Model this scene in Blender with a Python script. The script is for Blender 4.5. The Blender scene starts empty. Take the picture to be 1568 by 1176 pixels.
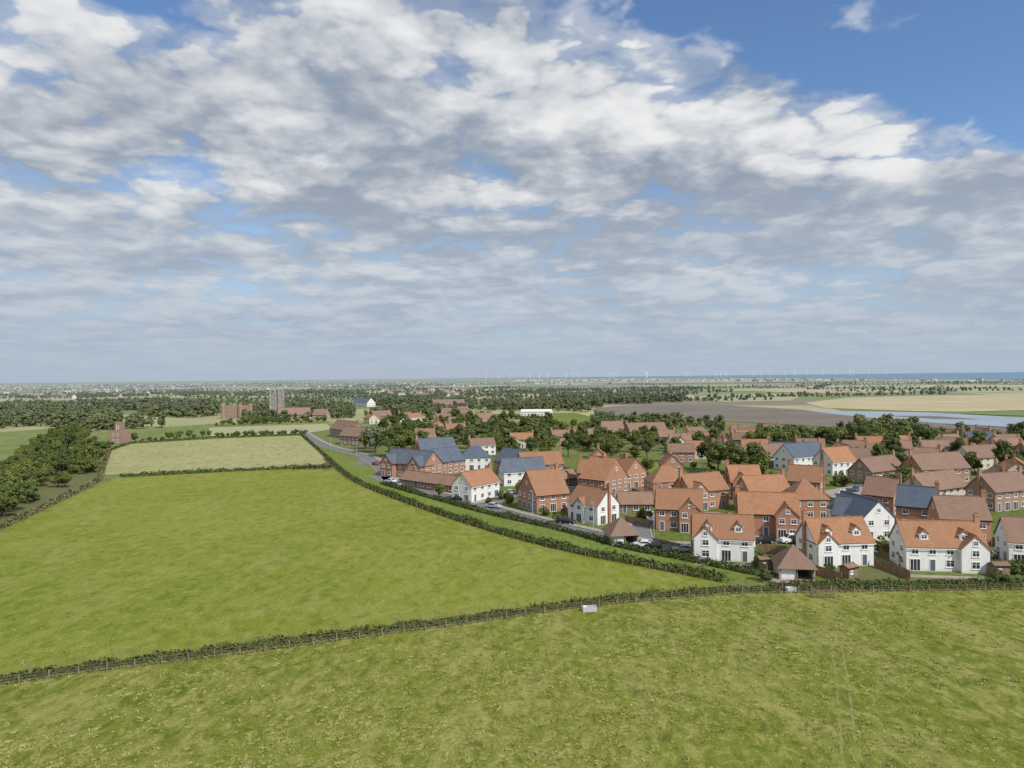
import bpy, bmesh, math, random
import numpy as np
from mathutils import Vector, Matrix
random.seed(7); np.random.seed(7)
S=bpy.context.scene
S.view_settings.view_transform='Standard'; S.view_settings.look='None'; S.view_settings.exposure=0
rad=math.radians
# ------------------------------------------------------------------ camera
H=35.0; FPX=1087.0
pit=10.5/FPX; rol=17/1568
F=Vector((0,math.cos(pit),-math.sin(pit)))
R=Vector((math.cos(rol),0,-math.sin(rol))); R=(R-F*R.dot(F)).normalized()
U=R.cross(F)
cd=bpy.data.cameras.new("camera"); cam=bpy.data.objects.new("camera",cd); S.collection.objects.link(cam)
m=Matrix((R,U,-F)).transposed().to_4x4(); m.translation=(0,0,H); cam.matrix_world=m
cd.sensor_width=36; cd.lens=36*FPX/1568; cd.clip_end=90000; cd.clip_start=0.5
S.camera=cam
# image pixel coordinates, cast through the camera -> metres on the ground plane
def G(x,y):
    d=F*FPX+R*(x-784)+U*(588-y); t=-H/d.z
    return (d.x*t,d.y*t)
def GP(pts): return [G(*p) for p in pts]
# ------------------------------------------------------------------ node helpers
class NT:
    def __init__(s,t): s.t=t; s.n=t.nodes; s.l=t.links
    def new(s,k,**kw):
        n=s.n.new(k)
        for a,b in kw.items(): setattr(n,a,b)
        return n
    def set(s,sock,v):
        if isinstance(v,bpy.types.NodeSocket): s.l.new(v,sock)
        elif isinstance(v,(tuple,list)) and sock.type=='RGBA' and len(v)==3: sock.default_value=(*v,1)
        else: sock.default_value=v
    def m(s,op,a,b=0.0,c=None,clamp=False):
        n=s.new('ShaderNodeMath',operation=op,use_clamp=clamp)
        s.set(n.inputs[0],a)
        s.set(n.inputs[1],b)
        if c is not None: s.set(n.inputs[2],c)
        return n.outputs[0]
    def vm(s,op,a,b=None,out=0):
        n=s.new('ShaderNodeVectorMath',operation=op); s.set(n.inputs[0],a)
        if b is not None: s.set(n.inputs[1],b)
        return n.outputs[out]
    def mr(s,v,a,b,c=0.0,d=1.0,sm=True):
        n=s.new('ShaderNodeMapRange',interpolation_type='SMOOTHSTEP' if sm else 'LINEAR')
        s.set(n.inputs[0],v); n.inputs[1].default_value=a; n.inputs[2].default_value=b; n.inputs[3].default_value=c; n.inputs[4].default_value=d
        return n.outputs[0]
    def mix(s,f,a,b,bt='MIX'):
        n=s.new('ShaderNodeMix',data_type='RGBA',blend_type=bt)
        s.set(n.inputs[0],f); s.set(n.inputs[6],a); s.set(n.inputs[7],b)
        return n.outputs[2]
    def noise(s,v,sc,det=4,ro=.5,di=0.0):
        n=s.new('ShaderNodeTexNoise'); s.set(n.inputs['Vector'],v); n.inputs['Scale'].default_value=sc
        n.inputs['Detail'].default_value=det; n.inputs['Roughness'].default_value=ro; n.inputs['Distortion'].default_value=di
        return n.outputs['Fac']
    def noise2(s,v,sc,det=4,ro=.5,di=0.0,out='Fac'):
        n=s.new('ShaderNodeTexNoise',noise_dimensions='2D'); s.set(n.inputs['Vector'],v); n.inputs['Scale'].default_value=sc
        n.inputs['Detail'].default_value=det; n.inputs['Roughness'].default_value=ro; n.inputs['Distortion'].default_value=di
        return n.outputs[out]
    def scale(s,v,k):
        n=s.new('ShaderNodeMapping'); s.set(n.inputs[0],v); n.inputs['Scale'].default_value=k; return n.outputs[0]
MATS={}
def mat(name):
    m=bpy.data.materials.new(name); m.use_nodes=True; t=NT(m.node_tree)
    b=m.node_tree.nodes['Principled BSDF']; b.inputs['Roughness'].default_value=.9
    b.inputs['Specular IOR Level'].default_value=.15
    MATS[name]=m
    return m,t,b
def wpos(t): return t.new('ShaderNodeNewGeometry').outputs['Position']
def opos(t): return t.new('ShaderNodeTexCoord').outputs['Object']
def painted_haze(t,c,lo=350,hi=4200,amt=.78,hc=(.26,.32,.36)):  # aerial haze painted into the base colour, growing with distance from the origin
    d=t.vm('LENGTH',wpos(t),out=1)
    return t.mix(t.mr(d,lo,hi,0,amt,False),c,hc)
def bump(t,b,h,dist,st=.6):
    n=t.new('ShaderNodeBump'); n.inputs['Strength'].default_value=st; n.inputs['Distance'].default_value=dist
    t.l.new(h,n.inputs['Height']); t.l.new(n.outputs[0],b.inputs['Normal'])
def simple(name,c,c2=None,sc=1.5,rough=.9,spec=.15,hz=False,bmp=0):
    m,t,b=mat(name)
    col=c
    if c2:
        n=t.noise(wpos(t),sc,5,.6); col=t.mix(t.mr(n,.35,.65),c,c2)
        if bmp: bump(t,b,n,bmp)
    if hz: col=painted_haze(t,col)
    t.set(b.inputs['Base Color'],col); b.inputs['Roughness'].default_value=rough; b.inputs['Specular IOR Level'].default_value=spec
    return m
# grass: broad tone patches, metre-scale pale seed-head clumps, dark hollows, fine grain
def grass(name,c1,c2,c3,big=.02,tuft=.9,amt=.55,hz=False,bd=.2,dk_=.6,lo=.5):
    m,t,b=mat(name); p=wpos(t)
    n1=t.noise(p,big,4,.55,.3); n2=t.noise(t.scale(p,(1,.6,1)),tuft,7,.68,.5); n3=t.noise(t.scale(p,(1,.45,1)),.13,6,.72,.8); n4=t.noise(p,3.2,4,.75)
    c=t.mix(t.mr(n1,.35,.65),c1,c2)
    c=t.mix(t.m('MULTIPLY',t.mr(n3,.46,.64),amt*.8),c,c3)
    c=t.mix(t.m('MULTIPLY',t.mr(n2,lo,lo+.13),amt),c,c3)
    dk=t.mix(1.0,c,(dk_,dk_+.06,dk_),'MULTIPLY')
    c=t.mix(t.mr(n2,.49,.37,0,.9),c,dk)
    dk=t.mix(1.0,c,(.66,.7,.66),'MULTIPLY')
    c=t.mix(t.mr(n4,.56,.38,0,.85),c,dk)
    if hz: c=painted_haze(t,c)
    t.set(b.inputs['Base Color'],c)
    bump(t,b,t.m('ADD',n2,t.m('MULTIPLY',n4,.5)),bd,.7)
    return m
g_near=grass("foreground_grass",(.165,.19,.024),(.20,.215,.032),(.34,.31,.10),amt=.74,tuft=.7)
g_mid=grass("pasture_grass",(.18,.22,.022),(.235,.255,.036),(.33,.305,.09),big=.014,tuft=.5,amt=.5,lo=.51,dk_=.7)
g_pale=grass("hay_grass",(.33,.33,.13),(.38,.355,.16),(.46,.42,.22),tuft=.4,amt=.5)
g_verge=grass("verge_grass",(.145,.2,.03),(.18,.23,.04),(.26,.26,.09),amt=.35)
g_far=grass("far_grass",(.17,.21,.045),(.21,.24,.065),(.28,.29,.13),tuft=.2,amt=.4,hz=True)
g_lawn=grass("lawn_grass",(.12,.165,.03),(.16,.19,.05),(.22,.21,.1),amt=.4)
m_soil=simple("rough_verge_soil",(.17,.15,.07),(.11,.13,.04),1.2)
m_track=simple("worn_grass",(.26,.25,.09),(.17,.19,.035),.8)
m_asph=simple("asphalt",(.16,.16,.16),(.2,.195,.19),.8)
m_pave=simple("block_paving",(.3,.26,.22),(.38,.33,.28),.6)
m_kerb=simple("kerb_concrete",(.4,.39,.37))
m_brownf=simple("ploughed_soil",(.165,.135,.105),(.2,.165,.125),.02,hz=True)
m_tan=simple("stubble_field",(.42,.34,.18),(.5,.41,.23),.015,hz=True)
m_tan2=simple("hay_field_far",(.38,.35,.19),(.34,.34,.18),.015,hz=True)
m_water=simple("estuary_water",(.22,.28,.34),(.28,.33,.38),.02,rough=.2,spec=.5)
m_sea=simple("sea_water",(.15,.24,.32),(.17,.26,.34),.001,rough=.6,spec=.2)
m,t,b=mat("farmland"); p=wpos(t)
v=t.new('ShaderNodeTexVoronoi',feature='F1'); t.set(v.inputs['Vector'],t.scale(p,(1/380,1/300,0))); v.inputs['Scale'].default_value=1; v.inputs['Randomness'].default_value=.9
sp=t.new('ShaderNodeSeparateColor'); t.l.new(v.outputs['Color'],sp.inputs[0])
cr=t.new('ShaderNodeValToRGB'); cr.color_ramp.interpolation='CONSTANT'; t.l.new(sp.outputs[0],cr.inputs[0])
cols=[(0,(.17,.21,.07)),(.2,(.2,.24,.09)),(.34,(.42,.38,.2)),(.54,(.48,.42,.23)),(.7,(.24,.2,.14)),(.76,(.18,.21,.07)),(.86,(.36,.35,.17))]
e=cr.color_ramp.elements; e[0].position=0; e[0].color=(*cols[0][1],1); e[1].position=cols[1][0]; e[1].color=(*cols[1][1],1)
for q,c in cols[2:]:
    x=e.new(q); x.color=(*c,1)
n=t.noise(p,.02,5,.6); c=t.mix(t.mr(n,.3,.7,0,.25),cr.outputs[0],(.13,.16,.06))
near=t.mr(t.vm('LENGTH',p,out=1),500,650)
gn=t.noise(p,.3,5,.6); c0=t.mix(t.mr(gn,.4,.6),(.12,.155,.04),(.18,.19,.07))
t.set(b.inputs['Base Color'],painted_haze(t,t.mix(near,c0,c),500,5000,.6)); m_farm=m
# building mats
def brick(name,c1,c2):
    m,t,b=mat(name); o=opos(t); inf=t.new('ShaderNodeObjectInfo')
    n=t.noise(o,.7,4,.6); n2=t.noise(t.scale(o,(4.4,4.4,13)),1,2,.5)
    c=t.mix(t.mr(n,.3,.7),c1,c2); c=t.mix(t.mr(n2,.4,.7,0,.5),c,tuple(x*.68 for x in c1))
    c=t.mix(t.m('MULTIPLY',inf.outputs['Random'],.55),c,(c1[0]*.72,c1[1]*.8,c1[2]*.85))
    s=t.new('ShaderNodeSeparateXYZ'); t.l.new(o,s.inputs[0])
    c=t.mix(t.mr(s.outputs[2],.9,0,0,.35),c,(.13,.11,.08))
    t.set(b.inputs['Base Color'],painted_haze(t,c,300,3000,.5)); return m
def tile(name,c1,c2,rough=.85):
    m,t,b=mat(name); o=opos(t)
    s=t.new('ShaderNodeSeparateXYZ'); t.l.new(o,s.inputs[0])
    row=t.m('FRACT',t.m('MULTIPLY',s.outputs[2],4.2))
    n=t.noise(o,.5,5,.65); n2=t.noise(t.scale(o,(3.5,3.5,4)),1,3,.7)
    inf=t.new('ShaderNodeObjectInfo')
    c=t.mix(t.mr(n,.3,.7),c1,c2); c=t.mix(t.mr(n2,.42,.68,0,.65),c,tuple(x*.58 for x in c1))
    c=t.mix(t.mr(row,.0,.25,.3,0),c,tuple(x*.35 for x in c1))
    c=t.mix(t.m('MULTIPLY',inf.outputs['Random'],.6),c,(c1[0]*.65,c1[1]*.76,c1[2]*.85))
    t.set(b.inputs['Base Color'],painted_haze(t,c,300,3000,.5)); b.inputs['Roughness'].default_value=rough
    return m
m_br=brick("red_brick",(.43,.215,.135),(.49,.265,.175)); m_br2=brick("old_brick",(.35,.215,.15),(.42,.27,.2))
m_or=tile("clay_tiles",(.375,.18,.098),(.43,.23,.13)); m_or2=tile("weathered_tiles",(.28,.17,.12),(.34,.21,.15))
m_sl=tile("slate",(.11,.13,.165),(.15,.17,.2),.6); m_stone=simple("chequered_stone",(.36,.34,.3),(.22,.21,.2),.5)
def render_(name,c1,c2):
    m,t,b=mat(name); o=opos(t); s=t.new('ShaderNodeSeparateXYZ'); t.l.new(o,s.inputs[0])
    n=t.noise(t.scale(o,(1,1,.25)),1.2,5,.65); c=t.mix(t.mr(n,.4,.7),c1,c2)
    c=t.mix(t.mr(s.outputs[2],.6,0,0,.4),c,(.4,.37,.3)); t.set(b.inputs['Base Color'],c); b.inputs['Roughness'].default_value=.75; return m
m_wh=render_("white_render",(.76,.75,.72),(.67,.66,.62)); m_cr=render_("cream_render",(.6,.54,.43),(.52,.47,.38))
m_frame=simple("window_frame",(.75,.75,.73)); m_door=simple("painted_door",(.1,.13,.16)); m_timber=simple("timber",(.2,.15,.1),(.28,.21,.15),2)
m_gl,t,b=mat("window_glass"); b.inputs['Base Color'].default_value=(.03,.035,.045,1); b.inputs['Roughness'].default_value=.08; b.inputs['Specular IOR Level'].default_value=.6
m_metal=simple("grey_metal",(.45,.46,.47)); m_wood=simple("fence_timber",(.27,.18,.11),(.2,.14,.09),1.2)
m_tyre=simple("tyre_rubber",(.02,.02,.02)); m_white=simple("white_paint",(.8,.8,.8),rough=.4)
def leafmat(name,c1,c2,hz=False):
    m,t,b=mat(name)
    a=t.new('ShaderNodeAttribute',attribute_name='lv'); inf=t.new('ShaderNodeObjectInfo')
    n=t.noise(wpos(t),.35,3,.6)
    f=t.m('ADD',t.m('MULTIPLY',a.outputs['Fac'],.5),t.m('MULTIPLY',inf.outputs['Random'],.5))
    c=t.mix(f,c1,c2); c=t.mix(t.mr(n,.35,.65,.3,0),c,tuple(x*.5 for x in c1))
    if hz: c=painted_haze(t,c,350,3500,.85)
    t.set(b.inputs['Base Color'],c); b.inputs['Roughness'].default_value=.7
    return m
lf_a=leafmat("foliage_green",(.085,.115,.027),(.2,.225,.055)); lf_b=leafmat("foliage_dark",(.06,.085,.028),(.155,.18,.052))
lf_c=leafmat("foliage_silver",(.15,.18,.09),(.25,.28,.15)); lf_f=leafmat("foliage_far",(.085,.11,.035),(.22,.23,.08),True)
lf_h=leafmat("hedge_foliage",(.05,.075,.02),(.13,.15,.045)); lf_dry=leafmat("dry_stems",(.12,.12,.05),(.24,.22,.1))
lf_t=leafmat("tussock_blades",(.24,.27,.055),(.44,.4,.16))
m_bark=simple("bark",(.11,.085,.06),(.07,.055,.04),3)
# ------------------------------------------------------------------ mesh helpers
def link(o): S.collection.objects.link(o); return o
def mesh_obj(name,v,f,mats,mi=None,lk=True,lv=None):
    me=bpy.data.meshes.new(name); me.from_pydata([tuple(q) for q in v],[],f)
    for mm in mats: me.materials.append(mm)
    if mi is not None: me.polygons.foreach_set('material_index',mi)
    if lv is not None:
        a=me.attributes.new('lv','FLOAT','FACE'); a.data.foreach_set('value',lv)
    me.update(); o=bpy.data.objects.new(name,me)
    if lk: link(o)
    return o
def sheet(name,pts,z,mt):
    from mathutils.geometry import tessellate_polygon
    v=[Vector((p[0],p[1],z)) for p in pts]
    tr=tessellate_polygon([v]); fs=[]
    for a,b,c in tr:
        n=(v[b]-v[a]).cross(v[c]-v[a])
        fs.append((a,b,c) if n.z>0 else (a,c,b))
    return mesh_obj(name,v,fs,[mt])
def inpoly(x,y,poly):
    r=False; n=len(poly); j=n-1
    for i in range(n):
        xi,yi=poly[i]; xj,yj=poly[j]
        if (yi>y)!=(yj>y) and x<(xj-xi)*(y-yi)/(yj-yi)+xi: r=not r
        j=i
    return r
def ribbon(name,pts,w,z,mt,off=0):
    n=len(pts); L=[]
    for i,p in enumerate(pts):
        a=Vector(pts[max(0,i-1)]); b=Vector(pts[min(n-1,i+1)]); d=(b-a).normalized(); q=Vector((-d.y,d.x))
        L.append((Vector(p)+q*(off+w/2),Vector(p)+q*(off-w/2)))
    v=[];f=[]
    for a,b in L: v+= [(a.x,a.y,z),(b.x,b.y,z)]
    for i in range(n-1): f.append((2*i,2*i+1,2*i+3,2*i+2))
    return mesh_obj(name,v,f,[mt])
def smooth(pts,k=6):
    out=[]; P=[pts[0]]+list(pts)+[pts[-1]]
    for i in range(1,len(P)-2):
        a,b,c,d=[np.array(q,float) for q in P[i-1:i+3]]
        for s in range(k):
            u=s/k; out.append(tuple(.5*((2*b)+(-a+c)*u+(2*a-5*b+4*c-d)*u*u+(-a+3*b-3*c+d)*u**3)))
    out.append(tuple(pts[-1])); return out
def resample(pts,step):
    out=[];acc=0
    for a,b in zip(pts[:-1],pts[1:]):
        a=np.array(a);b=np.array(b);l=np.linalg.norm(b-a)
        if l<1e-6: continue
        d=(b-a)/l; s=acc
        while s<l: out.append((a+d*s,d)); s+=step
        acc=s-l
    return out
# ------------------------------------------------------------------ ground
ls=[-45000,-15000,-5000,-2000,-900,-400,-150,0,150,400,900,2000,5000,15000,45000]
v=[(x,y,0) for y in ls for x in ls]; n=len(ls)
mesh_obj("ground",v,[(j*n+i,j*n+i+1,(j+1)*n+i+1,(j+1)*n+i) for j in range(n-1) for i in range(n-1)],[m_farm])
hedgeline=[(-260,1078),(-100,1057),(0,1043),(150,1022),(350,998),(500,978),(700,952),(880,927),(1000,915),(1110,906),(1200,904),(1400,901),(1568,899),(1760,897)]
HL=GP(hedgeline)
FG=HL+[(260,80),(260,-120),(-260,-120),(-260,60)]
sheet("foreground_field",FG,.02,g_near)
est=[(500,703),(515,716),(548,739),(620,768),(700,796),(800,826),(900,850),(1000,869),(1110,891)]
EH=smooth(GP(est),4)
mid=GP([(-260,1078),(-100,1057),(0,1043),(150,1022),(350,998),(500,978),(700,952),(880,927),(1000,915),(1110,906)])+EH[::-1]+GP([(515,716),(350,722),(180,731),(60,783),(0,812),(-120,862),(-300,930)])
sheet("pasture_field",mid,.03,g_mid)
sheet("hay_field",GP([(160,727),(168,690),(200,680),(330,672),(460,667),(515,714),(350,721)]),.03,g_pale)
sheet("verge_field",GP([(465,668),(515,714),(548,737),(620,766),(700,794),(800,824),(900,848),(1000,867),(1110,889),(1175,893),(1185,884),(1050,856),(950,836),(850,808),(740,784),(640,756),(590,742),(575,722),(520,695)]),.035,g_verge)
sheet("left_field",GP([(-300,720),(-300,665),(0,662),(75,656),(105,660),(60,690),(0,722)]),.03,g_far)
sheet("meadow_field",GP([(160,688),(150,662),(310,650),(500,643),(520,655),(462,666),(330,671),(200,678)]),.03,g_far)
sheet("dry_meadow",GP([(320,655),(500,649),(512,657),(462,664),(320,668)]),.08,m_tan2)
sheet("left_track_verge",GP([(0,800),(-60,830),(0,740),(60,700),(120,690),(158,690),(150,728),(60,775)]),.04,m_soil)
sheet("hay_patch",GP([(0,755),(0,735),(40,712),(70,705),(20,738)]),.06,m_tan2)
sheet("stubble_patch",GP([(0,650),(0,636),(60,632),(70,640),(40,650)]),.12,m_tan2)
sheet("ploughed_field",GP([(905,627),(940,622),(1080,619),(1290,631),(1450,650),(1640,662),(1640,672),(1420,665),(1300,656),(1100,645),(930,638)]),.25,m_brownf)
sheet("tidal_river",GP([(1225,628),(1290,630),(1420,632),(1568,640),(1700,646),(1700,662),(1568,656),(1440,649),(1340,641),(1270,634)]),.35,m_water)
sheet("mud_bank",GP([(1350,637),(1440,638),(1500,643),(1430,642)]),.4,m_brownf)
sheet("stubble_field",GP([(1232,617),(1300,609),(1420,606),(1700,603),(1700,625),(1470,631),(1400,630),(1260,625)]),.3,m_tan)
sheet("stubble_field",GP([(1040,608),(1120,604),(1240,603),(1210,614),(1110,616)]),.3,m_tan2)
sheet("stubble_field",GP([(1150,599),(1280,595),(1420,597),(1390,601),(1240,602)]),.3,m_tan)
sheet("stubble_field",GP([(1440,596),(1700,591),(1700,597),(1480,602)]),.3,m_tan2)
sheet("stubble_field",GP([(690,597),(760,594),(800,597),(745,603)]),.3,m_tan)
sheet("stubble_field",GP([(860,599),(960,596),(1010,600),(900,604)]),.3,m_tan2)
sheet("green_field",GP([(1470,634),(1700,628),(1700,640),(1540,637)]),.42,g_far)
sheet("playing_field",GP([(740,634),(880,632),(912,640),(916,655),(880,662),(820,655),(750,645)]),.15,g_verge)
sheet("paddock",GP([(965,700),(1025,704),(1015,735),(990,738),(960,716)]),.1,g_verge)
sheet("paddock",GP([(1235,675),(1300,668),(1330,680),(1270,692)]),.1,g_verge)
sheet("sea",GP([(660,580),(800,579.2),(1000,579),(1200,578.5),(1400,580),(1568,581),(2400,576)])+[(44000,43900),(-5000,43900)],.6,m_sea)
sheet("estate_ground",GP([(575,722),(590,742),(640,756),(740,784),(850,808),(950,836),(1050,856),(1185,884),(1175,893),(1230,899),(1568,896),(1760,894),(1760,740),(1560,755),(1300,715),(1000,705),(800,690),(640,690)]),.025,g_lawn)
def road(name,px,w,zz=.05):
    c=smooth(GP(px),6)
    ribbon(name,c,w,zz,m_asph)
    ribbon(name+"_pavement",c,1.8,zz+.12,m_pave,off=w/2+1.1)
    ribbon(name+"_kerb",c,.2,zz+.125,m_kerb,off=w/2+.1); ribbon(name+"_kerb",c,.2,zz+.09,m_kerb,off=-w/2-.1)
    return c
road("estate_road",[(575,727),(610,742),(700,766),(800,793),(900,817),(1000,836),(1060,845)],5.5)
road("approach_road",[(452,656),(470,668),(495,682),(530,692),(560,700),(582,716),(600,736)],5.5)
road("side_road",[(735,776),(790,757),(860,748),(960,765)],5,.052)
road("side_road",[(1000,836),(1080,838),(1160,828),(1260,830),(1370,845),(1560,850)],5,.054)
road("side_road",[(985,834),(990,800),(1090,790),(1240,805)],4.5,.056)
ribbon("cul_de_sac_road",smooth(GP([(560,700),(556,708),(548,712)]),4),5,.07,m_asph)
sheet("parking_court",GP([(1260,752),(1325,740),(1345,755),(1285,770)]),.06,m_pave)
sheet("parking_court",GP([(1150,880),(1190,893),(1250,893),(1240,872),(1180,862)]),.06,m_pave)
sheet("garden_soil",GP([(1255,875),(1350,872),(1400,893),(1290,895)]),.045,m_soil)
sheet("patio",GP([(1064,861),(1150,864),(1148,868),(1064,865)]),.05,m_pave)
sheet("patio",GP([(1392,880),(1510,884),(1508,888),(1392,884)]),.05,m_pave)
ribbon("hedge_verge_soil",smooth(HL,4),2.6,.045,m_soil)
for dx in (0,1):
    ribbon("vehicle_track",smooth(GP([(1262+dx*10,925),(1272+dx*14,980),(1281+dx*18,1050),(1290+dx*24,1176),(1296+dx*28,1300)]),5),.3,.034,m_track)
# ------------------------------------------------------------------ part buckets
class B:
    def __init__(s): s.p={}
    def add(s,part,mt,v,f):
        k=(part,mt.name)
        if k not in s.p: s.p[k]=([],[])
        V,Fc=s.p[k]; o=len(V); V+= [tuple(q) for q in v]; Fc+=[tuple(i+o for i in q) for q in f]
    def box(s,part,mt,x0,x1,y0,y1,z0,z1):
        v=[(x,y,z) for z in(z0,z1) for x,y in((x0,y0),(x1,y0),(x1,y1),(x0,y1))]
        s.add(part,mt,v,[(3,2,1,0),(4,5,6,7),(0,1,5,4),(1,2,6,5),(2,3,7,6),(3,0,4,7)])
    def slab(s,part,mt,a,b,c,d,th):
        v=[Vector(q) for q in (a,b,c,d)]; n=(v[1]-v[0]).cross(v[2]-v[0]).normalized()
        if n.z<0: n=-n
        w=[q-n*th for q in v]
        s.add(part,mt,v+w,[(0,1,2,3),(7,6,5,4),(0,4,5,1),(1,5,6,2),(2,6,7,3),(3,7,4,0)])
    def meshes(s):
        out=[]
        for (part,mn),(v,f) in s.p.items():
            me=bpy.data.meshes.new(part); me.from_pydata(v,[],f); me.materials.append(MATS[mn])
            bm=bmesh.new(); bm.from_mesh(me); bmesh.ops.recalc_face_normals(bm,faces=bm.faces); bm.to_mesh(me); bm.free()
            out.append((part,me))
        return out
def place(name,meshes,loc,rz,sc=1.0):
    e=bpy.data.objects.new(name,None); e.empty_display_size=.5; e.location=(loc[0],loc[1],loc[2] if len(loc)>2 else 0); e.rotation_euler=(0,0,rz); e.scale=(sc,)*3; link(e)
    for part,me in meshes:
        o=bpy.data.objects.new(part,me); o.parent=e; link(o)
    return e
def block(b,x0,x1,y0,y1,E,pitch,ax,wm,rm,z0=0,oh=.35,hip=False,wall=True):
    tp=math.tan(rad(pitch))
    if ax=='y': T=lambda x,y,z:(y,x,z); a0,a1,c0,c1=y0,y1,x0,x1
    else: T=lambda x,y,z:(x,y,z); a0,a1,c0,c1=x0,x1,y0,y1
    cm=(c0+c1)/2; Rr=(c1-c0)/2*tp; top=E+Rr
    if hip:
        if wall: b.box("walls",wm,x0,x1,y0,y1,z0,E)
        ins=min((a1-a0)/2,(c1-c0)/2); o=oh; ze=E-o*tp+.12
        v=[T(a0-o,c0-o,ze),T(a1+o,c0-o,ze),T(a1+o,c1+o,ze),T(a0-o,c1+o,ze),T(a0+ins,cm,top+.12),T(a1-ins-.01,cm,top+.12)]
        b.add("roof",rm,v,[(0,1,5,4),(1,2,5),(2,3,4,5),(3,0,4),(3,2,1,0)]); return top
    v=[T(a0,c0,z0),T(a0,c1,z0),T(a0,c1,E),T(a0,cm,top),T(a0,c0,E),T(a1,c0,z0),T(a1,c1,z0),T(a1,c1,E),T(a1,cm,top),T(a1,c0,E)]
    if wall: b.add("walls",wm,v,[(0,1,2,3,4),(9,8,7,6,5),(0,4,9,5),(1,6,7,2),(0,5,6,1)])
    g=.22; tk=.16
    for s_,c in((-1,c0),(1,c1)):
        ce=c+s_*oh; ze=E-oh*tp+.17; zt=top+.17
        b.slab("roof",rm,T(a0-g,cm,zt),T(a1+g,cm,zt),T(a1+g,ce,ze),T(a0-g,ce,ze),tk)
        q0=T(a0-g+.02,ce,ze-.28); q1=T(a1+g-.02,ce+s_*.09,ze-.14)
        b.box("gutter",m_frame if wm is m_wh else m_tyre,min(q0[0],q1[0]),max(q0[0],q1[0]),min(q0[1],q1[1]),max(q0[1],q1[1]),q0[2],q1[2])
    r0=T(a0-g,cm-.12,top+.1); r1=T(a1+g,cm+.12,top+.27)
    b.box("ridge",rm,min(r0[0],r1[0]),max(r0[0],r1[0]),min(r0[1],r1[1]),max(r0[1],r1[1]),r0[2],r1[2])
    return top
def window(b,o,r,n,w,h,panes=2,sill=True,door=False):
    o=Vector(o); r=Vector(r); n=Vector(n); u=Vector((0,0,1))
    def bx(part,mt,cx,cz,hw,hh,d0,d1):
        P=[o+r*(cx+sx*hw)+u*(cz+sz*hh)+n*d for d in(d0,d1) for sz in(-1,1) for sx in(-1,1)]
        b.add(part,mt,P,[(0,1,3,2),(4,5,7,6),(0,1,5,4),(2,3,7,6),(0,2,6,4),(1,3,7,5)])
    if door=='solid': bx("door",m_door,0,0,w/2,h/2,.0,.05)
    else: bx("windows",m_gl,0,0,w/2,h/2,0,.02)
    f=.06
    bx("window_frames",m_frame,-w/2,0,f,h/2+f,0,.07); bx("window_frames",m_frame,w/2,0,f,h/2+f,0,.07)
    bx("window_frames",m_frame,0,h/2,w/2-f,f,0,.065); bx("window_frames",m_frame,0,-h/2,w/2-f,f,0,.065)
    for i in range(1,panes): bx("window_frames",m_frame,-w/2+w*i/panes,0,.035,h/2-f,.02,.06)
    if not door: bx("window_frames",m_frame,0,.12*h,w/2-f,.025,.021,.055); bx("sills",m_frame,0,-h/2-.1,w/2+.15,.04,0,.14)
def stack(b,x,y,z0,z1,mt=None,w=.45,d=.32):
    mt=mt or m_br
    b.box("chimney",mt,x-w,x+w,y-d,y+d,z0,z1); b.box("chimney",mt,x-w-.08,x+w+.08,y-d-.08,y+d+.08,z1+.002,z1+.16); b.box("chimney",mt,x-w+.05,x+w-.05,y-d+.05,y+d-.05,z1+.162,z1+.3)
    for q in(-.2,.2): b.box("chimney_pots",m_or,x+q-.1,x+q+.1,y-.1,y+.1,z1+.302,z1+.65)
def facade(b,o,r,n,L,E,rng,ground=True,gable=False,top=0,door=False):
    o=Vector(o); r=Vector(r)
    k=max(1,int(round(L/3.1))); st=L/k
    two=E>4.0
    di=rng.randrange(k) if door else -1
    for i in range(k):
        c=o+r*(st*(i+.5))
        if ground:
            if i==di: window(b,c+Vector((0,0,1.08)),r,n,.95,2.1,1,door='solid')
            else:
                if rng.random()<.3: window(b,c+Vector((0,0,1.1)),r,n,1.7,2.1,3,door=True)
                else: window(b,c+Vector((0,0,1.45)),r,n,1.3,1.2,2)
        if two: window(b,c+Vector((0,0,min(3.9,E-.85))),r,n,1.15,1.05,2)
    if gable: window(b,o+r*(L/2)+Vector((0,0,(E+top)/2-.2)),r,n,.8,.8,2)
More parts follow.
